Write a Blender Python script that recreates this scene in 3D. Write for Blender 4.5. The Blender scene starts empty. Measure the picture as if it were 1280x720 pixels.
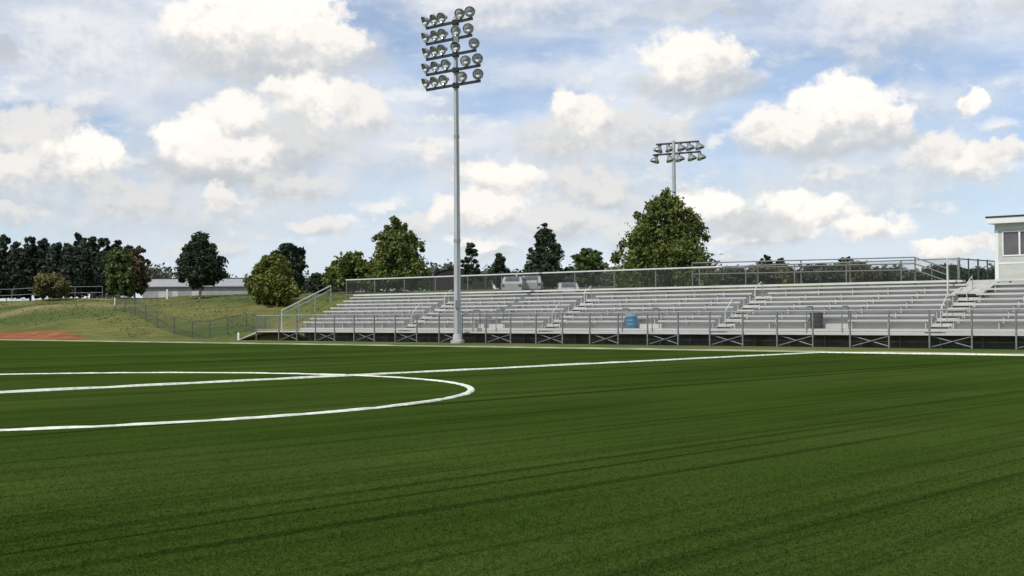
import bpy, bmesh, math, random
import numpy as np
from mathutils import Vector, Matrix

random.seed(7)
sc = bpy.context.scene
C = sc.collection
PI = math.pi

# ------------------------------------------------------------------ place frame
# camera stands at (0,0,1.4) looking along +Y; the grandstand runs along U, N points away from the pitch
F, PITCH, ROLL, H = 1637.0, math.atan(36.5/1637.0), -0.006, 1.40
TH = -0.7306
U = (math.cos(TH), math.sin(TH)); N = (-U[1], U[0])
CC = (-9.94, 25.04)                                   # centre spot of the pitch
O = (CC[0]+N[0]*39.97, CC[1]+N[1]*39.97)              # grandstand origin
def W(s, t, z=0.0): return Vector((O[0]+U[0]*s+N[0]*t, O[1]+U[1]*s+N[1]*t, z))
def st(x, y):
    dx, dy = x-O[0], y-O[1]
    return dx*U[0]+dy*U[1], dx*N[0]+dy*N[1]
def at(px, py, Y):                                    # sight line to a point at depth Y
    a, b = px-640.0, py-360.0
    co, si = math.cos(ROLL), math.sin(ROLL)
    a, b = co*a+si*b, -si*a+co*b
    d = (a, F*math.cos(PITCH)+b*math.sin(PITCH), F*math.sin(PITCH)-b*math.cos(PITCH))
    k = Y/d[1]
    return Vector((d[0]*k, Y, d[2]*k+H))

# ------------------------------------------------------------------ terrain
def sm(a, b, x):
    x = np.clip((x-a)/(b-a), 0, 1); return x*x*(3-2*x)
def terrain(x, y):
    x = np.asarray(x, float); y = np.asarray(y, float)
    s = (x-O[0])*U[0]+(y-O[1])*U[1]; t = (x-O[0])*N[0]+(y-O[1])*N[1]
    toe = np.interp(s, [-95, -64, -52, 400], [-8.5, -6, 2, 2])
    d = t-toe
    und = 0.16*np.sin(s*0.31+t*0.12)*np.cos(t*0.23-s*0.07)+0.07*np.sin(s*0.9+1.3)*np.cos(t*0.7)
    left = np.interp(d, [0, 1.5, 11, 20, 120, 400], [0, 0.2, 2.45, 3.25, 6.0, 7.5]) + und*sm(1.5, 7, d)
    right = np.interp(t, [2.4, 5.9, 60, 120, 400], [0, 2.72, 2.95, 3.6, 5.5])
    bankR = np.interp(t, [0.7, 1.0, 5.4, 60, 120, 400], [0, 0.55, 2.62, 2.95, 3.6, 5.5])   # grass shoulder beside the seats
    wl = sm(-46.5, -52, s) if False else 1-sm(-52, -46.5, s)
    r2 = np.where(s < -41.8, bankR, right)
    z = left*wl + r2*(1-wl)
    return z
def gz(x, y): return float(terrain(x, y))

# ------------------------------------------------------------------ materials
def new_mat(name):
    m = bpy.data.materials.new(name); m.use_nodes = True
    nt = m.node_tree; b = nt.nodes['Principled BSDF']
    return m, nt, b
def nd(nt, typ, **kw):
    n = nt.nodes.new(typ)
    for k, v in kw.items(): setattr(n, k, v)
    return n
def ramp(nt, stops, interp='LINEAR'):
    r = nd(nt, 'ShaderNodeValToRGB'); cr = r.color_ramp; cr.interpolation = interp
    while len(cr.elements) < len(stops): cr.elements.new(0.5)
    for e, (p, c) in zip(cr.elements, stops):
        e.position = p; e.color = (*c, 1) if len(c) == 3 else c
    return r
def surf(name, c1, c2, scale=3.0, rough=0.6, metal=0.0, bump=0.0, stretch=(1,1,1), detail=5, spec=0.5):
    m, nt, b = new_mat(name)
    tc = nd(nt, 'ShaderNodeTexCoord'); mp = nd(nt, 'ShaderNodeMapping'); mp.inputs['Scale'].default_value = stretch
    nz = nd(nt, 'ShaderNodeTexNoise'); nz.inputs['Scale'].default_value = scale; nz.inputs['Detail'].default_value = detail
    nt.links.new(tc.outputs['Object'], mp.inputs['Vector']); nt.links.new(mp.outputs['Vector'], nz.inputs['Vector'])
    r = ramp(nt, [(0.3, c1), (0.7, c2)])
    nt.links.new(nz.outputs['Fac'], r.inputs['Fac']); nt.links.new(r.outputs['Color'], b.inputs['Base Color'])
    b.inputs['Roughness'].default_value = rough; b.inputs['Metallic'].default_value = metal
    b.inputs['Specular IOR Level'].default_value = spec
    if bump:
        bp = nd(nt, 'ShaderNodeBump'); bp.inputs['Strength'].default_value = bump; bp.inputs['Distance'].default_value = 0.02
        nt.links.new(nz.outputs['Fac'], bp.inputs['Height']); nt.links.new(bp.outputs['Normal'], b.inputs['Normal'])
    return m
M = {}
M['alu']    = surf('weathered_aluminium', (.40,.395,.375), (.51,.505,.485), 1.2, .6, .05, stretch=(.6,3,3))
M['alu2']   = surf('aluminium_riser', (.42,.415,.39), (.52,.515,.49), .9, .65, .0, stretch=(.5,3,2))
M['alu3']   = surf('aluminium_step', (.38,.375,.355), (.48,.475,.455), 2.0, .6, .05)
M['bright'] = surf('bright_aluminium_trim', (.48,.48,.45), (.60,.60,.57), 1.5, .5, .1)
M['galv']   = surf('galvanised_tube', (.25,.26,.26), (.36,.37,.37), 6, .5, .3)
M['galvd']  = surf('dull_galvanised_tube', (.15,.155,.155), (.23,.235,.235), 6, .6, .3)
M['pole']   = surf('galvanised_pole', (.36,.38,.38), (.50,.52,.52), 1.5, .5, .25, stretch=(3,3,.5))
M['dark']   = surf('dark_painted_metal', (.02,.021,.022), (.035,.036,.036), 5, .5, .2)
M['lamp']   = surf('lamp_housing', (.20,.21,.21), (.30,.31,.31), 5, .45, .3)
M['refl']   = surf('lamp_reflector', (.55,.56,.56), (.7,.7,.7), 4, .3, .7)
M['lens']   = surf('lamp_lens', (.75,.77,.76), (.85,.86,.85), 4, .15)
M['white']  = surf('white_paint', (.62,.64,.61), (.74,.75,.72), 1.2, .5)
M['siding'] = surf('pale_siding', (.42,.43,.38), (.52,.53,.48), 1.0, .6, stretch=(1,1,5))
_nt = M['siding'].node_tree; _tc = nd(_nt, 'ShaderNodeTexCoord'); _wv = nd(_nt, 'ShaderNodeTexWave', wave_type='BANDS', bands_direction='Z', wave_profile='SAW'); _wv.inputs['Scale'].default_value = 1.6
_nt.links.new(_tc.outputs['Object'], _wv.inputs['Vector']); _bp = nd(_nt, 'ShaderNodeBump'); _bp.inputs['Strength'].default_value = .5; _bp.inputs['Distance'].default_value = .03
_nt.links.new(_wv.outputs['Fac'], _bp.inputs['Height']); _nt.links.new(_bp.outputs[0], _nt.nodes['Principled BSDF'].inputs['Normal'])
M['glass']  = surf('dim_window_glass', (.075,.072,.075), (.12,.115,.12), 1.5, .1)
M['conc']   = surf('concrete', (.33,.33,.31), (.45,.45,.43), 2.5, .85, bump=.2)
M['blue']   = surf('blue_plastic', (.035,.14,.24), (.05,.19,.30), 4, .45)
M['char']   = surf('charcoal_plastic', (.022,.020,.021), (.036,.034,.034), 4, .8, spec=.2)
M['bark']   = surf('bark', (.06,.05,.04), (.13,.11,.09), 8, .9, bump=.6, stretch=(3,3,.6))
M['palebark'] = surf('pale_bark', (.22,.2,.17), (.36,.33,.28), 8, .9, bump=.4, stretch=(3,3,.6))
M['roofgrey'] = surf('grey_metal_roof', (.27,.27,.28), (.34,.34,.35), .6, .6, .0, stretch=(6,1,1))
M['wallgrey'] = surf('pale_block_wall', (.24,.235,.24), (.31,.305,.31), .8, .7)
M['rubber'] = surf('tyre_rubber', (.015,.015,.015), (.03,.03,.03), 5, .8)
M['carpaint'] = surf('white_car_paint', (.37,.38,.38), (.45,.46,.46), 2, .3)
M['backwall'] = surf('brown_back_wall', (.10,.09,.075), (.19,.175,.15), 1.4, .9)  # brown toned to the shaded gap, for the added wall under the deck
M['tail'] = surf('tail_light_red', (.20,.012,.012), (.28,.02,.02), 5, .3)

def foliage(name, ca, cb, cc, scale=.9, trans=.22):
    m, nt, b = new_mat(name)
    out = nt.nodes['Material Output']
    tc = nd(nt, 'ShaderNodeTexCoord'); nz = nd(nt, 'ShaderNodeTexNoise')
    nz.inputs['Scale'].default_value = scale; nz.inputs['Detail'].default_value = 6; nz.inputs['Roughness'].default_value = .7
    nt.links.new(tc.outputs['Object'], nz.inputs['Vector'])
    r = ramp(nt, [(.3, ca), (.52, cb), (.72, cc)])
    nt.links.new(nz.outputs['Fac'], r.inputs['Fac']); nt.links.new(r.outputs['Color'], b.inputs['Base Color'])
    b.inputs['Roughness'].default_value = .6; b.inputs['Specular IOR Level'].default_value = .25
    tr = nd(nt, 'ShaderNodeBsdfTranslucent'); nt.links.new(r.outputs['Color'], tr.inputs['Color'])
    mx = nd(nt, 'ShaderNodeMixShader'); mx.inputs[0].default_value = trans
    nt.links.new(b.outputs['BSDF'], mx.inputs[1]); nt.links.new(tr.outputs['BSDF'], mx.inputs[2])
    nt.links.new(mx.outputs['Shader'], out.inputs['Surface'])
    return m
M['f_green']  = foliage('leaf_green', (0.061, 0.086, 0.020), (0.110, 0.136, 0.031), (0.187, 0.198, 0.053))
M['f_mid']    = foliage('leaf_mid_green', (0.050, 0.077, 0.024), (0.088, 0.123, 0.036), (0.144, 0.179, 0.055))
M['f_dark']   = foliage('leaf_dark_green', (0.023, 0.039, 0.020), (0.036, 0.056, 0.028), (0.058, 0.083, 0.039))
M['f_pine']   = foliage('needle_dark', (0.026, 0.040, 0.029), (0.042, 0.058, 0.040), (0.066, 0.083, 0.052), trans=.1)
M['f_yellow'] = foliage('leaf_yellow_green', (0.077, 0.099, 0.020), (0.138, 0.160, 0.033), (0.220, 0.220, 0.055))
M['f_autumn'] = foliage('leaf_autumn_brown', (0.068, 0.061, 0.033), (0.121, 0.094, 0.047), (0.179, 0.131, 0.068))
M['f_olive']  = foliage('leaf_olive', (0.083, 0.085, 0.033), (0.134, 0.129, 0.050), (0.193, 0.165, 0.068))
M['f_grey']   = foliage('leaf_grey_green', (0.052, 0.059, 0.042), (0.078, 0.085, 0.057), (0.104, 0.112, 0.071))

def chainlink(name, col, pitch=.06, wire=.13):
    m, nt, b = new_mat(name); out = nt.nodes['Material Output']
    uv = nd(nt, 'ShaderNodeUVMap'); sp = nd(nt, 'ShaderNodeSeparateXYZ'); nt.links.new(uv.outputs['UV'], sp.inputs[0])
    def mth(op, a, bb=None):
        n = nd(nt, 'ShaderNodeMath', operation=op)
        for i, v in enumerate((a, bb)):
            if v is None: continue
            if isinstance(v, (int, float)): n.inputs[i].default_value = v
            else: nt.links.new(v, n.inputs[i])
        return n.outputs[0]
    a = mth('ADD', sp.outputs[0], sp.outputs[1]); d = mth('SUBTRACT', sp.outputs[0], sp.outputs[1])
    fa = mth('LESS_THAN', mth('FRACT', mth('MULTIPLY', a, 1/pitch)), wire)
    fd = mth('LESS_THAN', mth('FRACT', mth('MULTIPLY', d, 1/pitch)), wire)
    fac = mth('MAXIMUM', fa, fd)
    b.inputs['Base Color'].default_value = (*col, 1); b.inputs['Roughness'].default_value = .5; b.inputs['Metallic'].default_value = .2
    tr = nd(nt, 'ShaderNodeBsdfTransparent'); mx = nd(nt, 'ShaderNodeMixShader')
    nt.links.new(fac, mx.inputs[0]); nt.links.new(tr.outputs[0], mx.inputs[1]); nt.links.new(b.outputs[0], mx.inputs[2])
    nt.links.new(mx.outputs[0], out.inputs['Surface'])
    return m
M['fencegreen'] = surf('dark_green_coated_tube', (.045,.06,.045), (.075,.09,.07), 5, .55)
M['mesh'] = chainlink('chain_link_wire', (.20,.205,.205), wire=.075)
M['meshd'] = chainlink('dark_chain_link_wire', (.06,.07,.06), wire=.15)

# ------------------------------------------------------------------ object helpers
def tag(o, label=None, cat=None, group=None, kind=None):
    if label: o['label'] = label
    if cat: o['category'] = cat
    if group: o['group'] = group
    if kind: o['kind'] = kind
    return o
def thing(name, loc, rz, label, cat, group=None):
    o = bpy.data.objects.new(name, None); C.objects.link(o)
    o.location = loc; o.rotation_euler = (0, 0, rz); o.empty_display_size = .3
    return tag(o, label, cat, group)
class MB:
    def __init__(self): self.v = []; self.f = []; self.uv = {}
    def box(self, x0, x1, y0, y1, z0, z1):
        i = len(self.v)
        self.v += [(x, y, z) for z in (z0, z1) for y in (y0, y1) for x in (x0, x1)]
        self.f += [tuple(i+k for k in q) for q in ((0,2,3,1),(4,5,7,6),(0,1,5,4),(2,6,7,3),(0,4,6,2),(1,3,7,5))]
        return self
    def hexa(self, bot, top):                         # two quads (same winding)
        i = len(self.v); self.v += [tuple(p) for p in bot]+[tuple(p) for p in top]
        self.f += [(i+3,i+2,i+1,i), (i+4,i+5,i+6,i+7)]+[(i+k, i+(k+1)%4, i+4+(k+1)%4, i+4+k) for k in range(4)]
        return self
    def tube(self, pts, rad, n=8, cap=True):
        pts = [Vector(p) for p in pts]
        if not isinstance(rad, (list, tuple)): rad = [rad]*len(pts)
        base = len(self.v)
        for k, p in enumerate(pts):
            a = pts[max(k-1, 0)]; b = pts[min(k+1, len(pts)-1)]
            d = (b-a).normalized()
            ref = Vector((0,0,1)) if abs(d.z) < .9 else Vector((1,0,0))
            e1 = d.cross(ref).normalized(); e2 = d.cross(e1)
            for j in range(n):
                g = 2*PI*j/n
                self.v.append(tuple(p+(e1*math.cos(g)+e2*math.sin(g))*rad[k]))
        for k in range(len(pts)-1):
            for j in range(n):
                a = base+k*n+j; b = base+k*n+(j+1) % n
                self.f.append((a, a+n, b+n, b))
        if cap:
            self.f.append(tuple(base+j for j in range(n)))
            self.f.append(tuple(base+(len(pts)-1)*n+j for j in range(n))[::-1])
        return self
    def lathe(self, prof, n=16, axis='z', close=False):     # prof: (r, h)
        base = len(self.v)
        for r, h in prof:
            for j in range(n):
                g = 2*PI*j/n; x, y = r*math.cos(g), r*math.sin(g)
                self.v.append((x, y, h) if axis == 'z' else (h, x, y))
        for k in range(len(prof)-1):
            for j in range(n):
                a = base+k*n+j; b = base+k*n+(j+1) % n
                self.f.append((a, b, b+n, a+n))
        return self
    def quad_uv(self, p, uv):
        i = len(self.v); self.v += [tuple(q) for q in p]
        self.uv[len(self.f)] = uv; self.f.append((i, i+1, i+2, i+3)); return self
    def build(self, name, mat, parent=None, smooth=False):
        me = bpy.data.meshes.new(name); me.from_pydata(self.v, [], self.f)
        if self.uv:
            l = me.uv_layers.new(name='UVMap')
            for fi, uvs in self.uv.items():
                for li, c in zip(me.polygons[fi].loop_indices, uvs): l.data[li].uv = c
        bm = bmesh.new(); bm.from_mesh(me); bmesh.ops.recalc_face_normals(bm, faces=bm.faces); bm.to_mesh(me); bm.free()
        me.materials.append(mat)
        if smooth:
            me.polygons.foreach_set('use_smooth', [True]*len(me.polygons)); me.update()
            try: me.set_sharp_from_angle(angle=math.radians(40))
            except Exception: pass
        o = bpy.data.objects.new(name, me); C.objects.link(o)
        if parent: o.parent = parent
        return o
def np_mesh(name, v, quads, mat, parent=None):
    me = bpy.data.meshes.new(name)
    nv, nf = len(v), len(quads); k = quads.shape[1]
    me.vertices.add(nv); me.vertices.foreach_set('co', np.ascontiguousarray(v, dtype=np.float32).ravel())
    me.loops.add(nf*k); me.loops.foreach_set('vertex_index', np.ascontiguousarray(quads, dtype=np.int32).ravel())
    me.polygons.add(nf); me.polygons.foreach_set('loop_start', np.arange(0, nf*k, k, dtype=np.int32))
    me.update(calc_edges=True); me.validate()
    me.materials.append(mat)
    o = bpy.data.objects.new(name, me); C.objects.link(o)
    if parent: o.parent = parent
    return o
def copy_tree(o, parent=None):
    c = o.copy(); C.objects.link(c)
    if parent: c.parent = parent
    for ch in [x for x in C.objects if x.parent == o]: copy_tree(ch, c)
    return c

# ------------------------------------------------------------------ camera
cam = bpy.data.cameras.new('camera'); co = bpy.data.objects.new('camera', cam); C.objects.link(co)
cam.sensor_width = 36; cam.lens = F/1280*36; cam.clip_start = .1; cam.clip_end = 6000
fw = Vector((0, math.cos(PITCH), math.sin(PITCH))); up0 = Vector((0, -math.sin(PITCH), math.cos(PITCH))); rt0 = Vector((1,0,0))
cr, sr = math.cos(ROLL), math.sin(ROLL)
rt = rt0*cr+up0*sr; up = up0*cr-rt0*sr
co.matrix_world = Matrix(((rt.x, up.x, -fw.x, 0), (rt.y, up.y, -fw.y, 0), (rt.z, up.z, -fw.z, H), (0,0,0,1)))
sc.camera = co

# ------------------------------------------------------------------ ground
def ground_mat():
    m, nt, b = new_mat('rough_grass_ground')
    tc = nd(nt, 'ShaderNodeTexCoord')
    n1 = nd(nt, 'ShaderNodeTexNoise'); n1.inputs['Scale'].default_value = .16; n1.inputs['Detail'].default_value = 6
    n2 = nd(nt, 'ShaderNodeTexNoise'); n2.inputs['Scale'].default_value = 1.6; n2.inputs['Detail'].default_value = 8; n2.inputs['Roughness'].default_value = .7
    mp = nd(nt, 'ShaderNodeMapping'); mp.inputs['Rotation'].default_value = (0, 0, -TH); mp.inputs['Scale'].default_value = (.45, 1.2, 1)
    nt.links.new(tc.outputs['Object'], mp.inputs['Vector'])
    for n in (n1, n2): nt.links.new(mp.outputs['Vector'], n.inputs['Vector'])
    r1 = ramp(nt, [(.36, (.070,.100,.025)), (.50, (.112,.128,.036)), (.60, (.162,.155,.055)), (.70, (.23,.20,.085))])
    nt.links.new(n1.outputs['Fac'], r1.inputs['Fac'])
    r2 = ramp(nt, [(.3, (.62,.62,.6)), (.7, (1.2,1.2,1.15))])
    nt.links.new(n2.outputs['Fac'], r2.inputs['Fac'])
    mx = nd(nt, 'ShaderNodeMixRGB', blend_type='MULTIPLY'); mx.inputs[0].default_value = 1
    nt.links.new(r1.outputs[0], mx.inputs[1]); nt.links.new(r2.outputs[0], mx.inputs[2])
    # bare red clay scraped beside the pitch
    cl = nd(nt, 'ShaderNodeMapping', vector_type='TEXTURE'); cl.inputs['Location'].default_value = tuple(W(-66.5, -4.6, 0)); cl.inputs['Rotation'].default_value = (0, 0, TH+.12)
    cl.inputs['Scale'].default_value = (7.6, 1.6, 50)
    nt.links.new(tc.outputs['Object'], cl.inputs['Vector'])
    ln = nd(nt, 'ShaderNodeVectorMath', operation='LENGTH'); nt.links.new(cl.outputs[0], ln.inputs[0])
    ad = nd(nt, 'ShaderNodeMath', operation='MULTIPLY_ADD'); ad.inputs[1].default_value = 2.0
    nt.links.new(n2.outputs['Fac'], ad.inputs[0]); nt.links.new(ln.outputs['Value'], ad.inputs[2])
    rc = ramp(nt, [(.0, (1,1,1)), (.68, (1,1,1)), (.84, (0,0,0))])
    dv = nd(nt, 'ShaderNodeMath', operation='MULTIPLY'); dv.inputs[1].default_value = .385
    nt.links.new(ad.outputs[0], dv.inputs[0]); nt.links.new(dv.outputs[0], rc.inputs['Fac'])
    clay = ramp(nt, [(.35, (.15,.055,.022)), (.65, (.31,.13,.055))]); nt.links.new(n2.outputs['Fac'], clay.inputs['Fac'])
    m2 = nd(nt, 'ShaderNodeMixRGB'); nt.links.new(rc.outputs[0], m2.inputs[0]); nt.links.new(mx.outputs[0], m2.inputs[1]); nt.links.new(clay.outputs[0], m2.inputs[2])
    nt.links.new(m2.outputs[0], b.inputs['Base Color'])
    b.inputs['Roughness'].default_value = .95; b.inputs['Specular IOR Level'].default_value = .1
    bp = nd(nt, 'ShaderNodeBump'); bp.inputs['Strength'].default_value = .6; bp.inputs['Distance'].default_value = .15
    nt.links.new(n2.outputs['Fac'], bp.inputs['Height']); nt.links.new(bp.outputs[0], b.inputs['Normal'])
    return m
def axis(lo, hi, fine_lo, fine_hi, step, grow=1.18):
    a = list(np.arange(fine_lo, fine_hi+1e-6, step)); d = step
    while a[-1] < hi: d *= grow; a.append(a[-1]+d)
    d = step
    while a[0] > lo: d *= grow; a.insert(0, a[0]-d)
    return np.array(a)
ss = axis(-1500, 1500, -110, 24, .8); tt = axis(-1500, 1500, -10, 40, .5)
S, T = np.meshgrid(ss, tt)
X = O[0]+U[0]*S+N[0]*T; Y_ = O[1]+U[1]*S+N[1]*T
Z = terrain(X, Y_)
gv = np.stack([X.ravel(), Y_.ravel(), Z.ravel()], 1)
ns, ntt = len(ss), len(tt)
ii = (np.arange(ntt-1)[:, None]*ns+np.arange(ns-1)[None, :]).ravel()
g = np_mesh('ground', gv, np.stack([ii, ii+1, ii+1+ns, ii+ns], 1), ground_mat()); tag(g, kind='structure')
g.data.polygons.foreach_set('use_smooth', [True]*len(g.data.polygons))

def turf_mat(gain=1.0):                               # gain brightens the fibre colour to offset the fibres' self-shadow
    m, nt, b = new_mat('artificial_turf')
    tc = nd(nt, 'ShaderNodeTexCoord')
    rot = nd(nt, 'ShaderNodeMapping'); rot.inputs['Rotation'].default_value = (0, 0, -TH)     # x across the brush marks, y along them
    nt.links.new(tc.outputs['Object'], rot.inputs['Vector'])
    def noise(scale3, detail=4, rough=.6):
        mp = nd(nt, 'ShaderNodeMapping'); mp.inputs['Scale'].default_value = scale3
        n = nd(nt, 'ShaderNodeTexNoise'); n.inputs['Scale'].default_value = 1; n.inputs['Detail'].default_value = detail; n.inputs['Roughness'].default_value = rough
        nt.links.new(rot.outputs[0], mp.inputs['Vector']); nt.links.new(mp.outputs[0], n.inputs['Vector']); return n.outputs['Fac']
    streak = noise((2.9, .020, 1), 3, .6); streak2 = noise((5.5, .05, 1), 4, .7); broad = noise((.22, .05, 1), 3); fine = noise((38, 14, 1), 4, .75); patch = noise((.5,.35,1), 5)
    base = ramp(nt, [(p, tuple(v*gain for v in c)) for p, c in ((.30, (.0285,.0525,.0075)), (.5, (.0365,.0630,.0105)), (.72, (.051,.078,.0155)))]); nt.links.new(broad, base.inputs[0])
    def mul(a, fac, lo, hi, p0=.3, p1=.7):
        r = ramp(nt, [(p0, (lo,)*3), (p1, (hi,)*3)]); nt.links.new(fac, r.inputs[0])
        x = nd(nt, 'ShaderNodeMixRGB', blend_type='MULTIPLY'); x.inputs[0].default_value = 1
        nt.links.new(a, x.inputs[1]); nt.links.new(r.outputs[0], x.inputs[2]); return x.outputs[0]
    c = mul(base.outputs[0], streak, .50, 1.04, .35, .43); c = mul(c, streak2, .70, 1.05, .36, .5)
    c = mul(c, fine, .66, 1.3); c = mul(c, patch, .88, 1.1)
    nt.links.new(c, b.inputs['Base Color'])
    b.inputs['Roughness'].default_value = 1; b.inputs['Specular IOR Level'].default_value = 0
    bp = nd(nt, 'ShaderNodeBump'); bp.inputs['Strength'].default_value = .6; bp.inputs['Distance'].default_value = .03
    nt.links.new(fine, bp.inputs['Height']); nt.links.new(bp.outputs[0], b.inputs['Normal'])
    if gain > 1:                                       # thin plastic fibre lets light through
        out = nt.nodes['Material Output']; tr = nd(nt, 'ShaderNodeBsdfTranslucent'); nt.links.new(c, tr.inputs['Color'])
        mx = nd(nt, 'ShaderNodeMixShader'); mx.inputs[0].default_value = .42
        nt.links.new(b.outputs[0], mx.inputs[1]); nt.links.new(tr.outputs[0], mx.inputs[2]); nt.links.new(mx.outputs[0], out.inputs['Surface'])
    return m
TL = -7.35
tm = MB(); P = [(-70, TL-.05), (60, TL-.05), (60, -80), (-70, -80)]
tm.v = [tuple(W(s, t, .006)) for s, t in P]; tm.f = [(0, 3, 2, 1)]
M['turf'] = turf_mat(); M['fibre'] = turf_mat(1.28)
tf = tm.build('turf_field', M['turf']); tag(tf, kind='structure')

# standing fibres of the turf close to the camera
rng = np.random.default_rng(12)
nb = 230000
yy = 1/(1/5.4-rng.random(nb)*(1/5.4-1/34.0)); yy = yy[rng.random(nb) < np.clip((34-yy)/24, 0, 1)]; nb = len(yy); xx = rng.uniform(-1, 1, nb)*(.40*yy+.7)
hb_ = rng.uniform(.008, .018, nb)*np.clip(9/yy, .3, 1); wb_ = rng.uniform(.0022, .0042, nb)*np.clip(yy/7, 1, 2); an = rng.random(nb)*2*PI
bs = np.stack([xx, yy, np.full(nb, .005)], 1); dv_ = np.stack([np.cos(an)*wb_, np.sin(an)*wb_, 0*wb_], 1)
ln_ = np.stack([rng.normal(size=nb)*.012+.010*U[0], rng.normal(size=nb)*.012+.010*U[1], hb_], 1)
fv = np.stack([bs-dv_, bs+dv_, bs+ln_], 1).reshape(-1, 3)
tag(np_mesh('turf_fibres', fv, np.arange(3*nb).reshape(-1, 3), M['fibre']), 'short green plastic turf fibres covering the near part of the pitch', 'turf', None, 'stuff')

M['line'] = surf('white_field_paint', (.46,.50,.36), (.84,.85,.79), 7, .9, detail=10)
M['line2'] = surf('worn_field_paint', (.36,.40,.27), (.66,.67,.55), 1.3, .85, detail=8)
def line(name, pts, w, mat, closed=False, h=.03):       # inlaid white yarn standing a little proud of the turf
    m = MB(); n = len(pts); rr = random.Random(len(pts))
    for i, p in enumerate(pts):
        a = Vector(pts[i-1] if (i or closed) else pts[i]); b = Vector(pts[(i+1) % n] if (i < n-1 or closed) else pts[i])
        d = (b-a).normalized(); e = Vector((-d.y, d.x)); q = Vector(p)
        w1, w2 = w/2*rr.uniform(.72, 1.2), w/2*rr.uniform(.72, 1.2); hh = h*rr.uniform(.75, 1.15)
        m.v += [(*(q+e*w1), 0), (*(q-e*w2), 0), (*(q+e*w1*.55), hh), (*(q-e*w2*.55), hh)]
    for i in range(n if closed else n-1):
        j = (i+1) % n
        for a, b in ((2, 3), (0, 2), (3, 1)): m.f.append((4*i+a, 4*i+b, 4*j+b, 4*j+a))
    o = m.build(name, mat); tag(o, kind='structure')
def seg(a, b, step=.7):
    a, b = Vector(a), Vector(b); k = int((b-a).length/step); return [tuple(a.lerp(b, i/k)) for i in range(k+1)]
TL = -7.35
line('touchline', seg(W(-.1, TL-.45)[:2], W(34, TL-.45)[:2]), .14, M['line'], h=.05)
line('halfway_line', seg((CC[0]-N[0]*30, CC[1]-N[1]*30), (CC[0]+N[0]*(39.97+TL-.50), CC[1]+N[1]*(39.97+TL-.50))), .21, M['line'], h=.042)
line('centre_circle_line', [(CC[0]+9.15*math.cos(k*2*PI/220), CC[1]+9.15*math.sin(k*2*PI/220)) for k in range(220)], .16, M['line'], True, h=.028)
kb = MB(); rr = random.Random(4); ks = [-66+.9*i for i in range(112)]          # low concrete kerb holding the turf edge
for x in ks:
    hk = .06+rr.uniform(-.012, .012)
    kb.v += [tuple(W(x, TL-.10, -.02)), tuple(W(x, TL-.085, hk)), tuple(W(x, TL+.10, hk)), tuple(W(x, TL+.11, -.02))]
for i in range(len(ks)-1):
    for k in range(3): kb.f.append((4*i+k, 4*i+k+1, 4*i+5+k, 4*i+4+k))
M['kerb'] = surf('pale_kerb_concrete', (.22,.23,.13), (.42,.42,.30), .5, .9, detail=8)
tag(kb.build('kerb', M['kerb']), kind='structure')

# ------------------------------------------------------------------ grandstand
gs = thing('grandstand', W(0, 0, 0), TH, 'long low silver aluminium grandstand with eight rows of benches and a railed front walkway', 'grandstand')
S0, S1 = -41.5, 20.0
AIS = [-31.7, -20.9, -10.1, .6, 11.3]
secs = []; a = S0
for c in AIS: secs.append((a, c-.46)); a = c+.46
secs.append((a, S1))
RUN, RISE, T0, Z0, NR = .56, .225, 1.0, .80, 8
wk = MB().box(-44.6, S1, 0, T0-.004, .54, .62).build('front_walkway', M['alu'], gs)
for i in range(NR):
    t, z = T0+RUN*i, Z0+RISE*i
    for pl in range(1): pass
    f = MB()
    for q in range(2): f.box(S0, S1, t+.02+q*.275, t+.02+q*.275+.262, z-.045, z)
    f.build('footboard', M['alu'], gs)
    zb = .62 if i == 0 else z-RISE
    MB().box(S0+.02, S1-.02, t, t+.016, zb+.004, z-.012).build('riser', M['alu2'], gs)
    gates = [(-26.4, -24.4), (-16.0, -13.9), (-5.6, -3.6), (5.2, 7.2)]
    for (a, b) in (secs if i < 7 else [(S0, .14), (1.30, S1)]):
        zt = z+.40
        spans = [(a, b)]
        if i == 0:
            for g0, g1 in gates:
                if a < g0 < b: spans = [(a, g0), (g1, b)]
        for (p, q) in spans:
            m = MB()
            m.box(p, q, t+.27, t+.40, zt-.085, zt); m.box(p, q, t+.404, t+.53, zt-.05, zt)
            k = max(2, int((q-p)/1.8)+1)
            for j in range(k):
                x = p+.15+(q-p-.3)*j/(k-1)
                m.box(x-.02, x+.02, t+.33, t+.49, z+.002, zt-.088)
            m.build('bench', M['alu'], gs)
    for c in AIS:
        m = MB(); m.box(c-.42, c+.42, t-.27, t-.004, z-RISE/2-.03, z-RISE/2)
        m.box(c-.42, c-.39, t-.25, t-.01, z-RISE+.004, z-RISE/2-.032); m.box(c+.39, c+.42, t-.25, t-.01, z-RISE+.004, z-RISE/2-.032)
        m.build('aisle_step', M['alu3'], gs)
TE = T0+RUN*NR
MB().box(S0+.02, S1-.02, TE, TE+.016, Z0+RISE*7+.004, 2.70).build('back_panel', M['alu2'], gs)
for a, b in ((S0, -.15), (1.32, S1)):
    MB().box(a, b, TE+.02, TE+.42, 2.865, 2.955).build('rear_edge_beam', M['bright'], gs)
    x = a+.6
    while x < b: MB().box(x-.03, x+.03, TE+.25, TE+.31, 2.5, 2.862).build('beam_bracket', M['galvd'], gs); x += 2.4
MB().hexa([(-.13,4.3,2.30),(1.30,4.3,2.30),(1.30,6.4,2.90),(-.13,6.4,2.90)], [(-.13,4.3,2.36),(1.30,4.3,2.36),(1.30,6.4,2.96),(-.13,6.4,2.96)]).build('entry_ramp', M['conc'], gs)
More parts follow.
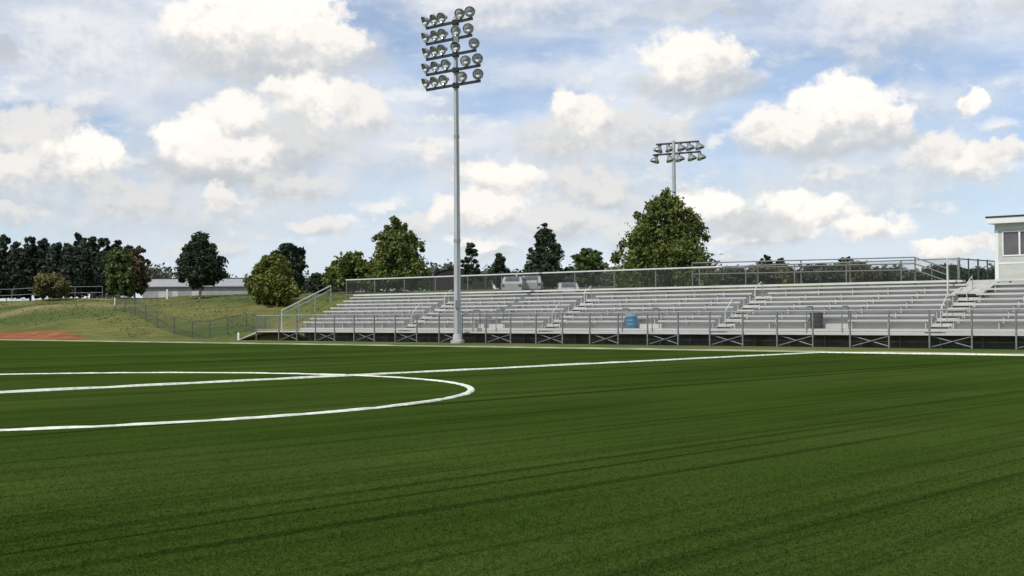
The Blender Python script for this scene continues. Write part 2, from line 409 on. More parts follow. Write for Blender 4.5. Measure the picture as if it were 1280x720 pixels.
# substructure
MB().box(S0+.05, S1-.05, 1.35, 1.5, -.1, .72).build('added_back_wall', M['backwall'], gs)  # added wall under the seats, lightens the black gap below the deck
posts = [-44.6]+[-38.70+1.794*k for k in range(-2, 33)]
for k, s in enumerate(posts):
    MB().box(s-.03, s+.03, -.065, -.005, 0, 1.585).build('rail_post', M['galvd'], gs)
for k in range(-2, 32, 2):
    s = -38.70+1.794*k; e = s+1.794; m = MB()
    m.tube([(s+.05, .06, .06), (e-.05, .06, .50)], .024, 6); m.tube([(s+.05, .115, .50), (e-.05, .115, .06)], .024, 6)
    m.build('cross_brace', M['galvd'], gs)
for k in range(-1, 33):
    s = -38.70+1.794*k; m = MB()
    m.box(s-.035, s+.035, 1.02, 1.09, 0, .73); m.box(s-.03, s+.03, .02, 1.018, .47, .535)
    m.build('support_frame', M['galvd'], gs)
MB().tube([(-44.6, -.035, 1.6), (S1, -.035, 1.6)], .032, 8).build('top_rail', M['galv'], gs)
MB().tube([(-44.6, -.035, .70), (S1, -.035, .70)], .022, 8).build('bottom_rail', M['galv'], gs)
MB().quad_uv([(-44.55,-.036,.72),(S1,-.036,.72),(S1,-.036,1.57),(-44.55,-.036,1.57)], [(-44.55,.72),(S1,.72),(S1,1.57),(-44.55,1.57)]).build('chain_link_panel', M['mesh'], gs)
m = MB(); m.tube([(-44.6,-.035,1.6),(-44.6,1.0,1.6)], .03, 8); m.tube([(-44.6,1.0,.62),(-44.6,1.0,1.6)], .03, 8); m.build('end_rail', M['galv'], gs)
MB().hexa([(-46.6,.05,0),(-44.62,.05,.5),(-44.62,.95,.5),(-46.6,.95,0)], [(-46.6,.05,.05),(-44.62,.05,.58),(-44.62,.95,.58),(-46.6,.95,.05)]).build('side_ramp', M['alu'], gs)
# rails of the steps from the walkway
for g0, g1 in gates:
    for s in (g0+.12, g1-.12):
        MB().tube([(s,.96,.625),(s,.96,1.74),(s,1.02,1.80),(s,1.5,1.80),(s,1.56,1.74),(s,1.56,1.03)], .026, 8).build('step_handrail', M['galvd'], gs)
for c in AIS:
    for t0, t1 in ((1.45,2.15),(4.2,4.85)):
        za = Z0+RISE*int((t0-T0)/RUN); zb = Z0+RISE*int((t1-T0)/RUN)
        MB().tube([(c,t0,za),(c,t0,za+.78),(c,t0+.06,za+.86),(c,t1-.08,zb+.93),(c,t1,zb+.84),(c,t1,zb)], .021, 8).build('aisle_handrail', M['bright'], gs)
m = MB(); m.tube([(-.42,4.55,2.2),(-.42,4.55,3.92)], .04, 8); m.tube([(-.42,4.55,3.88),(-.42,6.1,3.9)], .03, 8); m.build('ramp_rail', M['bright'], gs)

# sloping rail on the grass shoulder left of the seats
sr_ = thing('sloping_handrail', W(-43.3, 1.0, .55), TH, 'pale two-bar handrail sloping up the grass shoulder at the left end of the grandstand', 'handrail')
for dz in (0, -.27):
    MB().tube([(0,0,1.38+dz),(0,4.1,3.03+dz)], .035, 8).build('rail', M['bright'], sr_)
for t in (0, 1.37, 2.74, 4.1):
    zt = 1.38+.4024*t
    gy = gz(*W(-43.3, 1+t)[:2])-.55
    MB().tube([(0,t,gy-.1),(0,t,zt)], .032, 8).build('post', M['bright'], sr_)

# ------------------------------------------------------------------ rear fence
rf = thing('rear_fence', W(S0, 6.25, 2.72), TH, 'chain-link fence with a pale top rail along the back of the grandstand', 'fence')
LF = -.6-S0+.0; XL = -1.6
XM = 28.2
MB().tube([(XL,0,1.25),(XM,0,1.25)], .042, 8).build('top_rail', M['bright'], rf)
MB().tube([(XM+.01,0,1.25),(LF,0,1.25)], .028, 8).build('top_rail', M['galvd'], rf)
MB().tube([(XL,0,.25),(LF,0,.25)], .02, 6).build('bottom_rail', M['galv'], rf)
k = 15
for i in range(k+1):
    x = XL+(LF-XL)*i/k
    MB().tube([(x,0.05,-.1),(x,0.05,1.24)], .03, 8).build('post', M['galvd'], rf)
MB().quad_uv([(XL,.03,.08),(LF,.03,.08),(LF,.03,1.23),(XL,.03,1.23)], [(XL,.08),(LF,.08),(LF,1.23),(XL,1.23)]).build('chain_link_panel', M['meshd'], rf)

# railed walkway behind the right part of the fence
wr = thing('raised_walkway', W(-16.0, 9.2, 2.75), TH, 'dark three-bar guardrail walkway behind the right half of the grandstand, its end sloping down', 'walkway')
for z in (1.58, 1.27, .96):
    MB().tube([(-1.2,0,z+.03),(11.9,0,z-.10),(13.6,0,z-.72)], .032, 8).build('rail', M['galvd'], wr)
for x, zt in ((-1.2,1.6),(3.0,1.56),(5.6,1.53),(8.4,1.51),(11.9,1.48),(12.75,1.17),(13.6,.86)):
    MB().tube([(x,.05,-.05),(x,.05,zt)], .035, 8).build('post', M['galvd'], wr)
MB().box(-1.2, 11.9, .12, 1.4, .25, .32).build('deck', M['alu2'], wr)

# fence enclosing the entry behind the ramp
ef = thing('entry_fence', W(-.6, 6.2, 2.75), TH, 'tall chain-link fence round the entry beside the white press box', 'fence')
route = [(0,0),(0,6.5),(1.9,6.5)]
for (x0,y0),(x1,y1) in zip(route, route[1:]):
    d = math.hypot(x1-x0, y1-y0)
    MB().tube([(x0,y0,1.2),(x1,y1,1.2)], .03, 8).build('top_rail', M['galvd'], ef)
    MB().quad_uv([(x0,y0,.05),(x1,y1,.05),(x1,y1,1.19),(x0,y0,1.19)], [(0,.05),(d,.05),(d,1.19),(0,1.19)]).build('chain_link_panel', M['mesh'], ef)
for x, y, r in ((0,0,.06),(0,1.1,.035),(0,2.2,.045),(0,3.3,.035),(0,4.4,.045),(0,5.5,.035),(0,6.5,.05),(.95,6.5,.045),(1.9,6.5,.06)):
    MB().tube([(x,y,-.05),(x,y,1.26)], r, 8).build('post', M['galvd'], ef)

# ------------------------------------------------------------------ press box
pb = thing('press_box', W(1.12, 6.1, 2.78), TH, 'white flat-roofed press box with dark sliding windows standing behind the grandstand', 'press box')
LW, DP, HT = 8.4, 2.6, 2.66
m = MB()                                              # walls with window openings left free (front wall in bands)
W0, W1 = 1.26, 2.27
m.box(0, LW, 0, .1, 0, W0); m.box(0, LW, 0, .1, W1, HT)
wins = []; x = .40
while x+1.5 < LW: wins.append((x, x+1.42)); x += 1.60
edges = [0]+[v for w_ in wins for v in w_]+[LW]
for a, b in zip(edges[::2], edges[1::2]): m.box(a, b, 0, .1, W0, W1)
m.box(0, LW, DP-.1, DP, 0, HT); m.box(0, .1, .1, DP-.1, 0, HT); m.box(LW-.1, LW, .1, DP-.1, 0, HT)
m.build('wall', M['siding'], pb)
MB().box(0, LW, -.012, -.002, .86, .93).build('seam_batten', M['white'], pb)
MB().box(0, LW, -.02, -.002, 0, .09).build('base_trim', M['siding'], pb)
MB().box(0, .17, -.022, -.002, .1, 2.4).build('corner_board', M['white'], pb)
for a, b in wins:
    fr = MB(); mid = (a+b)/2
    fr.box(a-.05, b+.05, -.03, .02, W0-.06, W0); fr.box(a-.05, b+.05, -.03, .02, W1, W1+.05)
    fr.box(a-.05, a, -.03, .02, W0, W1); fr.box(b, b+.05, -.03, .02, W0, W1); fr.box(mid-.04, mid+.04, -.026, .02, W0, W1)
    w_ = fr.build('window', M['white'], pb)
    for p, q in ((a, mid-.04), (mid+.04, b)): MB().box(p, q, .03, .04, W0, W1).build('pane', M['glass'], w_)
r_ = MB().box(-.22, LW+.22, -.40, DP+.22, HT+.005, HT+.26).build('roof', M['white'], pb)
MB().box(-.25, LW+.25, -.43, DP+.25, HT+.262, HT+.33).build('roof_cap', M['dark'], r_)
MB().box(-.04, LW, -.3, DP, -.16, -.004).build('floor_platform', M['bright'], pb)

# ------------------------------------------------------------------ trash barrels
def barrel(name, loc, mat, label, r=.29, h=.72, liner=None):
    o = thing(name, loc, 0, label, 'trash barrel')
    p = [(0,0),(r*.88,0),(r*.92,.03)]
    for k in range(1, 4): p += [(r*(.92+.02*k), h*k/4-.02), (r*(.97+.02*k), h*k/4), (r*(.92+.02*k), h*k/4+.02)]
    p += [(r, h-.04), (r*1.05, h-.03), (r*1.05, h), (r*.95, h), (r*.92, h*.4), (0, h*.4)]
    MB().lathe(p, 20).build('drum', mat, o, True)
    if liner: MB().lathe([(r*1.06,h-.16),(r*1.075,h-.02),(r*1.0,h+.012),(r*.9,h-.06)], 20).build('liner', liner, o, True)
    return o
M['liner'] = surf('pale_blue_liner', (.10,.24,.33), (.16,.32,.42), 6, .35)
barrel('trash_barrel', W(-15.52, 1.27, .80), M['blue'], 'blue plastic trash barrel standing at the foot of the grandstand seats', .29, .74, M['liner'])
barrel('trash_barrel', W(-5.14, 1.27, .80), M['char'], 'charcoal trash barrel standing at the foot of the grandstand seats', .29, .72)

# ------------------------------------------------------------------ floodlight poles
def floodlight_mesh():
    h = MB().lathe([(0,-.36),(.10,-.36),(.11,-.2),(.15,-.16),(.22,-.08),(.29,.04),(.305,.10),(.285,.10),(.27,.03),(.18,-.06)], 14, axis='x')
    r = MB().lathe([(.268,.03),(.19,-.05),(0.03,-.085)], 14, axis='x')
    b = MB().lathe([(0,-.10),(.06,-.08),(.085,0),(.06,.08),(0,.1)], 10, axis='x')
    b.v = [(x*1.5+.05, y*1.35, z*1.15-.11) for x, y, z in b.v]
    v = MB(); n = 9
    for rr, xs in ((.312, (.06, .22)), (.300, (.06, .22))):
        for xx in xs:
            for j in range(n):
                g_ = PI*(.02+.96*j/(n-1)); v.v.append((xx-(.10*abs(math.cos(g_)) if xx > .2 else 0), rr*math.cos(g_), rr*math.sin(g_)))
    for j in range(n-1):
        v.f += [(j, j+1, n+j+1, n+j), (2*n+j, 3*n+j, 3*n+j+1, 2*n+j+1), (n+j, n+j+1, 3*n+j+1, 3*n+j)]
    return h, r, b, v
FL = None
def floodlight(parent, pos, aim, scale=1.0):
    global FL
    if FL is None:
        h, r, b, v = floodlight_mesh()
        ho = h.build('floodlight', M['lamp'], None, True)
        for q, nm, mt in ((r,'reflector','refl'),(b,'bulb','lens'),(v,'visor','lamp')): q.build(nm, M[mt], ho, True)
        FL = ho; o = ho
    else: o = copy_tree(FL)
    o.parent = parent; o.location = pos; o.scale = (scale,)*3
    o.rotation_mode = 'QUATERNION'
    d = Vector(aim).normalized(); z = Vector((0,0,1)); y = z.cross(d).normalized(); z = d.cross(y)
    o.rotation_quaternion = Matrix(((d.x,y.x,z.x),(d.y,y.y,z.y),(d.z,y.z,z.z))).to_quaternion()
    return o
PP = at(572, 429, 71.48); PP.z = 0
fp = thing('floodlight_pole', PP, 0, 'tall galvanised floodlight pole with five rows of lamps standing in front of the grandstand', 'floodlight pole')
mm = MB(); mm.tube([(0,0,.3),(0,0,9),(-.02,0,17.9)], [.20,.155,.11], 16); mm.build('mast', M['pole'], fp, True)
MB().lathe([(0,.0),(.38,0),(.38,.14),(.34,.17),(.27,.18),(.24,.45),(.21,.5),(.19,.5)], 20).build('footing', M['conc'], fp, True)
m = MB()
m.box(-.30, .30, -.30, .30, .172, .20)
m.build('base_plate', M['pole'], fp)
ux, uy = U
pm = MB()
for zj, rj in ((5.6, .185), (11.3, .152)): pm = MB().lathe([(rj-.02, zj-.09), (rj+.008, zj-.08), (rj+.008, zj+.08), (rj-.02, zj+.09)], 16).build('section_joint', M['galv'], fp, True)
MB().tube([(.03,-.20,.55),(.03,-.175,9),(.0,-.14,16.2)], .022, 6).build('conduit', M['galvd'], fp)
MB().box(-.10,.10,-.27,-.185,1.9,2.35).build('junction_box', M['galvd'], fp)
rows = [(28.5, (531,543,553,576.5,589), (-2.3, 1.25)), (49, (531,544,554,571.5,587), (-2.3,1.2)), (68.5, (532,543,553,571,594), (-2.3,1.5)),
        (88, (531,544,558,583.5,598), (-2.3,1.8)), (107, (531,543,555,579,598.5), (-2.3,1.8))]
for yb, xs, (a, b) in rows:
    zb = at(570.6, yb, 71.48).z
    arm = MB(); e = Vector((ux, uy, 0)); c0 = Vector((0,-.2,zb)); q = Vector((-uy, ux, 0))*.055; zz = Vector((0,0,.07))
    A, B = c0+e*a, c0+e*b
    arm.hexa([A-q-zz, B-q-zz, B+q-zz, A+q-zz], [A-q+zz, B-q+zz, B+q+zz, A+q+zz])
    arm.box(-.2, .16, -.26, .2, zb-.12, zb+.12)
    arm.build('crossarm', M['dark'], fp)
    for x in xs:
        k = (x-570.6)*71.48/F/ux
        f_ = (k+2.4)/4.3                              # fan of aims across the pitch
        ang = math.radians(198+f_*82) if k > -.6 else math.radians(203+f_*95)
        pos = c0+e*k+Vector((0, -.12, .36))
        floodlight(fp, pos, (math.cos(ang), math.sin(ang), -.30), .98)
        MB().box(pos.x-.035, pos.x+.035, pos.y-.02+.06, pos.y+.02+.06, zb+.072, zb+.30).build('lamp_bracket', M['lamp'], fp)
m = MB(); m.box(-.13,.13,-.42,-.24,16.2-.0,16.75); m.build('ballast_box', M['lamp'], fp)
DP2 = 122.0
p2 = at(842.5, 245, DP2); p2.z = gz(p2.x, p2.y)
f2 = thing('floodlight_pole', p2, 0, 'distant floodlight pole with two rows of lamps rising behind the big tree', 'floodlight pole')
zt = at(842, 172, DP2).z-p2.z
MB().tube([(0,0,0),(0,0,zt-.3)], [.24,.16], 14).build('mast', M['pole'], f2, True)
for yb, xs, tilt in ((179, (823,836,850,860,871), -.11), (192, (819,837,848,862,873), -.07)):
    zb = at(842.5, yb, DP2).z-p2.z
    dx = lambda x: (x-842.5)*DP2/F
    a, b = dx(min(xs)-1)*1.15, dx(max(xs)+1)*1.15
    ev = Vector((.86, -.5, 0)); 
    A, B = ev*a+Vector((0,0,zb)), ev*b+Vector((0,0,zb))
    MB().tube([A, B], .09, 8).build('crossarm', M['dark'], f2)
    for x in xs:
        k = dx(x)*1.15
        ps = ev*k+Vector((.12,0,zb-.5))
        floodlight(f2, ps, (.30,-.25,-.85) if x > 830 else (-.35,-.2,-.9), 1.45)
        MB().box(ps.x-.05, ps.x+.05, ps.y-.03, ps.y+.03, zb-.4, zb-.085).build('lamp_bracket', M['dark'], f2)

# ------------------------------------------------------------------ trees
def leaves(rng, cen, rad, per, size, flat=.8):
    n = len(cen)*per
    c = np.repeat(cen, per, 0); r = np.repeat(rad, per)
    d = rng.normal(size=(n,3)); d /= np.linalg.norm(d, axis=1)[:, None]
    rr = r*rng.random(n)**.45
    p = c+d*rr[:, None]*np.array([1,1,flat])+rng.normal(size=(n,3))*(r*.22)[:, None]
    nm = d*.6+rng.normal(size=(n,3))*.6+np.array([0,0,.35]); nm /= np.linalg.norm(nm, axis=1)[:, None]
    tx = np.cross(nm, rng.normal(size=(n,3))); tx /= np.linalg.norm(tx, axis=1)[:, None]
    ty = np.cross(nm, tx)
    s = size*rng.uniform(.55, 1.25, n)[:, None]
    v = np.stack([p-tx*s, p-ty*s*.55+nm*s*.1, p+tx*s, p+ty*s*.55+nm*s*.1], 1).reshape(-1, 3)
    return v, np.arange(4*n).reshape(-1, 4)
ENV = {
 'round': lambda h: np.sqrt(np.clip(1-((h-.45)/.57)**2, 0, 1)),
 'oval':  lambda h: np.clip(np.sin(PI*np.clip(h*.88+.10, 0, 1))**.65, 0, 1),
 'egg':   lambda h: np.clip(np.sqrt(np.clip(1-np.clip((h-.3)/.72, 0, 1)**2.1, 0, 1))*np.clip(.72+h*1.1, 0, 1), 0, 1),
 'dome':  lambda h: np.clip(1-np.clip(h, 0, 1)**1.75, 0, 1)**.82*np.clip(.85+h, 0, 1),
 'cone':  lambda h: np.clip((1-h)**.75*np.clip(.55+h*3, 0, 1), 0, 1),
 'pyr':   lambda h: np.clip((1-h)**.6*np.clip(.35+h*2.6, 0, 1), 0, 1),
 'pine':  lambda h: np.clip((1-h*.82)*np.clip(.4+h*2.5, 0, 1), .12, 1),
}
def tree(name, loc, height, width, env, mat, label, cat='tree', group=None, seed=0, clear=.15, nclump=90, per=46, leaf=.27, gap=.0, bark='bark', lean=0.0):
    rng = np.random.default_rng(seed)
    o = thing(name, loc, 0, label, cat, group)
    h0 = height*clear; ch = height-h0
    hh = rng.random(nclump*3); keep = rng.random(nclump*3) < (ENV[env](hh)**1.2+.08); hh = hh[keep][:nclump]
    n = len(hh); ang = rng.random(n)*2*PI
    lob = 1+.26*np.sin(ang*2+rng.random()*6+hh*5)+.14*np.sin(ang*5+hh*9+rng.random()*6)
    R = ENV[env](hh)*width/2*lob*.92
    fr = np.sqrt(rng.random(n))*.62+.32
    cen = np.stack([R*fr*np.cos(ang)+lean*hh*height, R*fr*np.sin(ang), h0+hh*ch*.95], 1)
    rad = width*rng.uniform(.045, .115, n)*(.6+.6*ENV[env](hh))
    # leader clumps at the top and stray outer twigs that roughen the outline
    k = max(5, n//7); a2 = rng.random(k)*2*PI; h2 = rng.uniform(.1, 1, k); R2 = ENV[env](h2)*width/2*rng.uniform(.95, 1.12, k)
    tw = np.stack([R2*np.cos(a2)+lean*h2*height, R2*np.sin(a2), h0+h2*ch*.98], 1)
    cen = np.concatenate([cen, tw]); rad = np.concatenate([rad, width*rng.uniform(.03, .055, k)])
    v, q = leaves(rng, cen, rad, per, leaf)
    np_mesh('crown', v, q, mat, o)
    tr = MB(); tr0 = max(.06, height*.018)
    tr.tube([(0,0,-.3),(0.02,0,h0),(.05+lean*height*.3,.03,h0+ch*.45),(lean*height*.8,0,h0+ch*.85)], [tr0*1.25,tr0,tr0*.6,tr0*.18], 8)
    for j in rng.choice(n, min(14, n), replace=False):
        zc = max(h0*.9, cen[j][2]-width*.28*rng.uniform(.6,1.2)); f = zc/height
        b = Vector((lean*zc, 0, zc)); e = Vector(cen[j]); mid = b.lerp(e, .5)+Vector((0,0,.12))
        tr.tube([b, mid, e], [tr0*.4,tr0*.26,tr0*.1], 5)
    tr.build('trunk', M[bark], o, True)
    return o
def px_tree(name, px, Y, ytop, wpx, env, mat, label, **kw):
    p = at(px, ytop, Y); z0 = gz(p.x, p.y)
    return tree(name, (p.x, p.y, z0-.05), p.z-z0+.05, wpx*Y/F, env, M[mat], label, **kw)

pines = [(-22,296,30),(4,292,30),(21,300,24),(38,293,26),(54,295,28),(70,301,26),(86,300,24),(100,291,28),(114,293,26),(130,296,28),(145,300,26),(160,306,24)]
plab = ['dark pine cut by the left edge of the picture, first of the pine row','tall dark pine near the left edge, behind the white blocks','narrow low-topped dark pine between two taller pines near the left edge',
 'tall dark pine just left of the brownish small tree','dark pine rising straight behind the brownish small tree','low dark pine above the right side of the brownish small tree','low dark pine in the dip of the pine row, left of its tallest top',
 'tallest dark pine, its knobbly top standing above the pine row','tall dark pine directly right of the tallest pine','dark pine behind the left edge of the green tree on the bank','dark pine behind the crown of the green tree on the bank','shortest dark pine at the right end of the pine row, behind the rusty tree']
rp = random.Random(3)
for i, ((x, y, w), lb) in enumerate(zip(pines, plab)):
    px_tree('pine_tree', x, 176+rp.uniform(-8, 10), y, w*1.5, 'pine', 'f_pine', lb, cat='pine tree', group='dark pines behind the bank', seed=20+i, clear=.08, nclump=120, per=40, leaf=.36)
for i, (x, y) in enumerate(((10,318),(30,322),(60,320),(92,318),(122,320),(150,322))):
    pass
px_tree('small_tree', 62, 122, 342, 48, 'round', 'f_olive', 'small brownish round tree on the crest of the bank in front of the pines', seed=1, clear=.22, nclump=80, per=40, leaf=.2)
px_tree('green_tree', 149, 126, 308, 40, 'oval', 'f_mid', 'upright green tree on the bank crest at the right end of the pines', seed=2, clear=.06, nclump=110, per=44, leaf=.24)
px_tree('rusty_tree', 168, 131, 302, 36, 'oval', 'f_autumn', 'rusty brown upright tree close behind the right side of the green tree', seed=3, clear=.1, nclump=90, per=40, leaf=.24)
px_tree('dark_tree', 250, 110, 290, 74, 'pyr', 'f_dark', 'dark broad pyramid tree with a pale trunk standing alone before the long grey building', seed=4, clear=.20, nclump=150, per=75, leaf=.17, bark='palebark')
px_tree('yellow_tree', 341, 100, 315, 84, 'pyr', 'f_yellow', 'yellow-green bushy tree at the left end of the grandstand', seed=5, clear=.04, nclump=180, per=80, leaf=.16)
px_tree('dark_tree', 361, 128, 304, 50, 'round', 'f_dark', 'dark round tree behind the right shoulder of the yellow-green tree', seed=6, clear=.1, nclump=110, per=48, leaf=.26)
px_tree('small_dark_tree', 396, 135, 342, 32, 'pyr', 'f_dark', 'small dark bush-like tree above the sloping handrail', seed=7, clear=.12, nclump=60, per=36, leaf=.24)
px_tree('green_tree', 441, 122, 315, 62, 'round', 'f_green', 'low green tree over the left end of the rear fence, left of the taller tree', seed=8, clear=.12, nclump=110, per=44, leaf=.25)
px_tree('green_tree', 496, 120, 271, 92, 'dome', 'f_green', 'tall full green tree left of the near floodlight pole', seed=9, clear=.08, nclump=190, per=80, leaf=.19)
px_tree('scraggly_tree', 589, 150, 302, 36, 'pine', 'f_dark', 'thin scraggly dark tree just right of the near floodlight pole', seed=10, clear=.1, nclump=46, per=34, leaf=.28)
px_tree('scraggly_tree', 625, 150, 315, 34, 'pyr', 'f_dark', 'small dark tree between the scraggly tree and the broad dark conical tree', seed=11, clear=.1, nclump=60, per=36, leaf=.28)
px_tree('dark_tree', 681, 132, 280, 70, 'cone', 'f_dark', 'broad dark conical tree above the middle of the rear fence', seed=12, clear=.08, nclump=150, per=70, leaf=.2)
px_tree('green_tree', 735, 150, 310, 42, 'round', 'f_mid', 'small round green tree between the conical tree and the biggest tree', seed=13, clear=.1, nclump=80, per=42, leaf=.27)
px_tree('big_tree', 831, 112, 236, 146, 'dome', 'f_green', 'biggest broad green tree in front of the distant floodlight pole', seed=14, clear=.06, nclump=300, per=85, leaf=.185)
low = [(915,336,36,'f_grey','low grey-green tree just right of the biggest tree'),
 (966,331,52,'f_olive','rounded olive tree behind the raised handrail loop of the right aisle'),
 (1004,340,32,'f_grey','small grey-green tree right of the rounded olive tree'),
 (1028,331,34,'f_grey','pointed grey-green tree above the charcoal barrel'),
 (1064,328,52,'f_olive','broad olive tree behind the middle of the raised walkway'),
 (1108,337,46,'f_grey','low flat grey-green tree near the end of the raised walkway'),
 (1136,341,34,'f_grey','lowest grey-green tree under the sloping end of the walkway rails'),
 (1176,333,44,'f_dark','dark hump-shaped tree left of the entry fence'),
 (1229,336,40,'f_dark','dark shrub-like tree seen through the entry fence beside the press box')]
for i, (x, y, w, mt, lb) in enumerate(low):
    px_tree('low_tree', x, 165+i*2.5, y, w*1.25, 'round', mt, lb, seed=40+i, clear=.05, nclump=80, per=36, leaf=.32, group='low trees behind the rear fence')
for i, (x, y, w, lb) in enumerate(((956,319,18,'small dark treetop standing above the rounded olive tree'),(976,323,14,'tiny treetop right of the small dark treetop over the olive tree'),(1058,320,22,'dark treetop rising over the broad olive tree'))):
    px_tree('far_tree', x, 230, y, w, 'round', 'f_dark', lb, seed=60+i, clear=.45, nclump=50, per=30, leaf=.34)
# distant woods as one mass
rng = np.random.default_rng(99)
xs = np.concatenate([rng.uniform(330, 1420, 900), rng.uniform(-60, 210, 200), rng.uniform(170, 330, 60)])
cen = []
for x in xs:
    Yd = rng.uniform(235, 275)
    if x < 330 : Yd = rng.uniform(255, 290)
    top = np.interp(x, [-60,180,210,330,400,470,560,640,760,900,950,1000,1060,1120,1160,1200,1300,1420], [320,330,343,346,352,346,338,340,338,341,337,343,337,341,345,343,340,336])+4*math.sin(x*.11)+3*math.sin(x*.31)
    p = at(x, top, Yd); z0 = gz(p.x, p.y)
    cen.append((p.x, p.y, z0+(p.z-z0)*(rng.random()**.6)))
v, q = leaves(rng, np.array(cen), rng.uniform(.9, 1.9, len(cen)), 34, .5)
tag(np_mesh('distant_woods', v, q, M['f_grey']), 'far grey-green wood forming a low band behind the fence and trees', 'woods', None, 'stuff')

# ------------------------------------------------------------------ far buildings, vehicles, small things
pL = at(178, 366, 225); pR = at(322, 366, 225)
bz = gz((pL.x+pR.x)/2, 225)
Lb = pR.x-pL.x
lb_ = thing('long_building', (pL.x, 225, bz-.1), 0, 'long low grey building with a pale metal roof behind the lone dark tree', 'building')
hb = at(250, 347.5, 225).z-bz+.1; he = at(250, 357.5, 225).z-bz+.1
MB().box(0, Lb, 0, 9, 0, he-.02).build('wall', M['wallgrey'], lb_)
rfm = MB(); a_ = .4
rfm.v = [(-a_,-.5,he),(Lb+a_,-.5,he),(Lb+a_,4.5,hb),(-a_,4.5,hb),(-a_,9.5,he),(Lb+a_,9.5,he),(-a_,-.5,he-.15),(Lb+a_,-.5,he-.15),(Lb+a_,9.5,he-.15),(-a_,9.5,he-.15)]
rfm.f = [(0,1,2,3),(3,2,5,4),(6,7,1,0),(9,4,5,8),(0,3,4,9,6),(1,7,8,5,2),(6,9,8,7)]
rob = rfm.build('roof', M['roofgrey'], lb_)
MB().box(-a_, Lb+a_, 4.35, 4.65, hb+.005, hb+.14).build('ridge_cap', M['dark'], rob)
for pxd, wdd in ((203, 1.3), (219, 1.0), (245, 1.5)):
    x0 = at(pxd, 366, 225).x-pL.x
    MB().box(x0-wdd/2, x0+wdd/2, -.04, -.004, .02, 1.15).build('garage_door', M['siding'], lb_)

ad = at(572, 345, 175); az = gz(ad.x, ad.y)
sh = thing('arched_shed', (ad.x, ad.y, az), 0, 'dark arched-roof shed showing over the fence behind the near floodlight pole', 'shed')
wd = 68*175/F; ht = at(560, 335.5, 175).z-az; m = MB(); n = 16
prof = [(-wd/2, 0)]+[(-wd/2*math.cos(PI*k/n), ht*.45+ht*.55*math.sin(PI*k/n)) for k in range(n+1)]+[(wd/2, 0)]
m.v = [(x, 0, z) for x, z in prof]+[(x, 12, z) for x, z in prof]; L_ = len(prof)
m.f = [(i, i+1, L_+i+1, L_+i) for i in range(L_-1)]
m.build('roof_shell', M['dark'], sh)
m = MB(); m.v = [(x*.985, .15, z*.985) for x, z in prof]; m.f = [tuple(range(L_))]; m.v += [(x*.985, .25, z*.985) for x, z in prof]; m.f += [tuple(range(L_, 2*L_))]+[(i, i+1, L_+i+1, L_+i) for i in range(L_-1)]
m.build('end_wall', M['char'], sh)

def vehicle(px, Y, rz, label, van=False, nm='parked_car'):
    p = at(px, 360, Y); o = thing(nm, (p.x, p.y, gz(p.x, p.y)), rz, label, 'car' if not van else 'van')
    if van: prof = [(-2.5,.35),(-2.5,1.75),(-2.35,2.0),(1.1,2.0),(1.75,1.25),(2.45,1.05),(2.55,.4)]; wn = [(-2.2,-.9),(-.7,.5)]; zw = (1.2,1.75)
    else: prof = [(-2.2,.3),(-2.25,.85),(-1.75,.98),(-1.2,1.45),(.4,1.5),(1.15,1.0),(2.1,.85),(2.2,.35)]; wn = [(-1.15,-.35),(-.25,.5)]; zw = (1.0,1.36)
    hw = .88; m = MB(); L = len(prof)
    m.v = [(x, -hw+(.14 if z > 1.1 else 0), z) for x, z in prof]+[(x, hw-(.14 if z > 1.1 else 0), z) for x, z in prof]
    m.f = [tuple(range(L))[::-1], tuple(range(L, 2*L))]+[(i, (i+1) % L, L+(i+1) % L, L+i) for i in range(L)]
    b = m.build('body', M['carpaint'], o)
    for a, c in wn:
        for sgn in (-1, 1):
            y0, y1 = sgn*(hw-.02), sgn*(hw+.005)
            MB().box(a, c, min(y0,y1)-.0, max(y0,y1), *zw).build('side_window', M['glass'], o)
    for nm_, (xa, za), (xb, zb) in (('rear_window', (-1.66,1.06), (-1.26,1.40)), ('windscreen', (1.05,1.07), (.50,1.43))):
        ox = -.02 if nm_ == 'rear_window' else .02
        MB().hexa([(xa+ox,-.62,za+.012),(xa+ox,.62,za+.012),(xb+ox,.56,zb+.012),(xb+ox,-.56,zb+.012)], [(xa+ox*1.6,-.62,za+.022),(xa+ox*1.6,.62,za+.022),(xb+ox*1.6,.56,zb+.022),(xb+ox*1.6,-.56,zb+.022)]).build(nm_, M['glass'], o)
    for sgn in (-1, 1):
        MB().box(-2.275, -2.20, min(sgn*.60, sgn*.84), max(sgn*.60, sgn*.84), .62, .78).build('tail_light', M['tail'], o)
    for x in (-1.4, 1.4):
        for sgn in (-1, 1):
            t = MB().lathe([(0,-.1),(.2,-.11),(.31,-.1),(.33,0),(.31,.1),(.2,.11),(0,.1)], 16)
            t.v = [(x+a, sgn*.82+c, .33+b_) for a, b_, c in t.v]
            wh = t.build('wheel', M['rubber'], o, True)
            r = MB().lathe([(0,-.118),(.17,-.118),(.18,-.1)], 12); r.v = [(x+a, sgn*.82+c*(-sgn), .33+b_) for a, b_, c in r.v]
            r.build('rim', M['refl'], wh)
    return o
vehicle(643, 112, 1.45, 'white car parked behind the rear fence below the left edge of the broad conical tree')
vehicle(665, 114, 1.5, 'white car turned away, parked close right of another white car behind the rear fence')
vehicle(709, 112, 1.6, 'white car parked on its own beside the top of the middle aisle handrail')

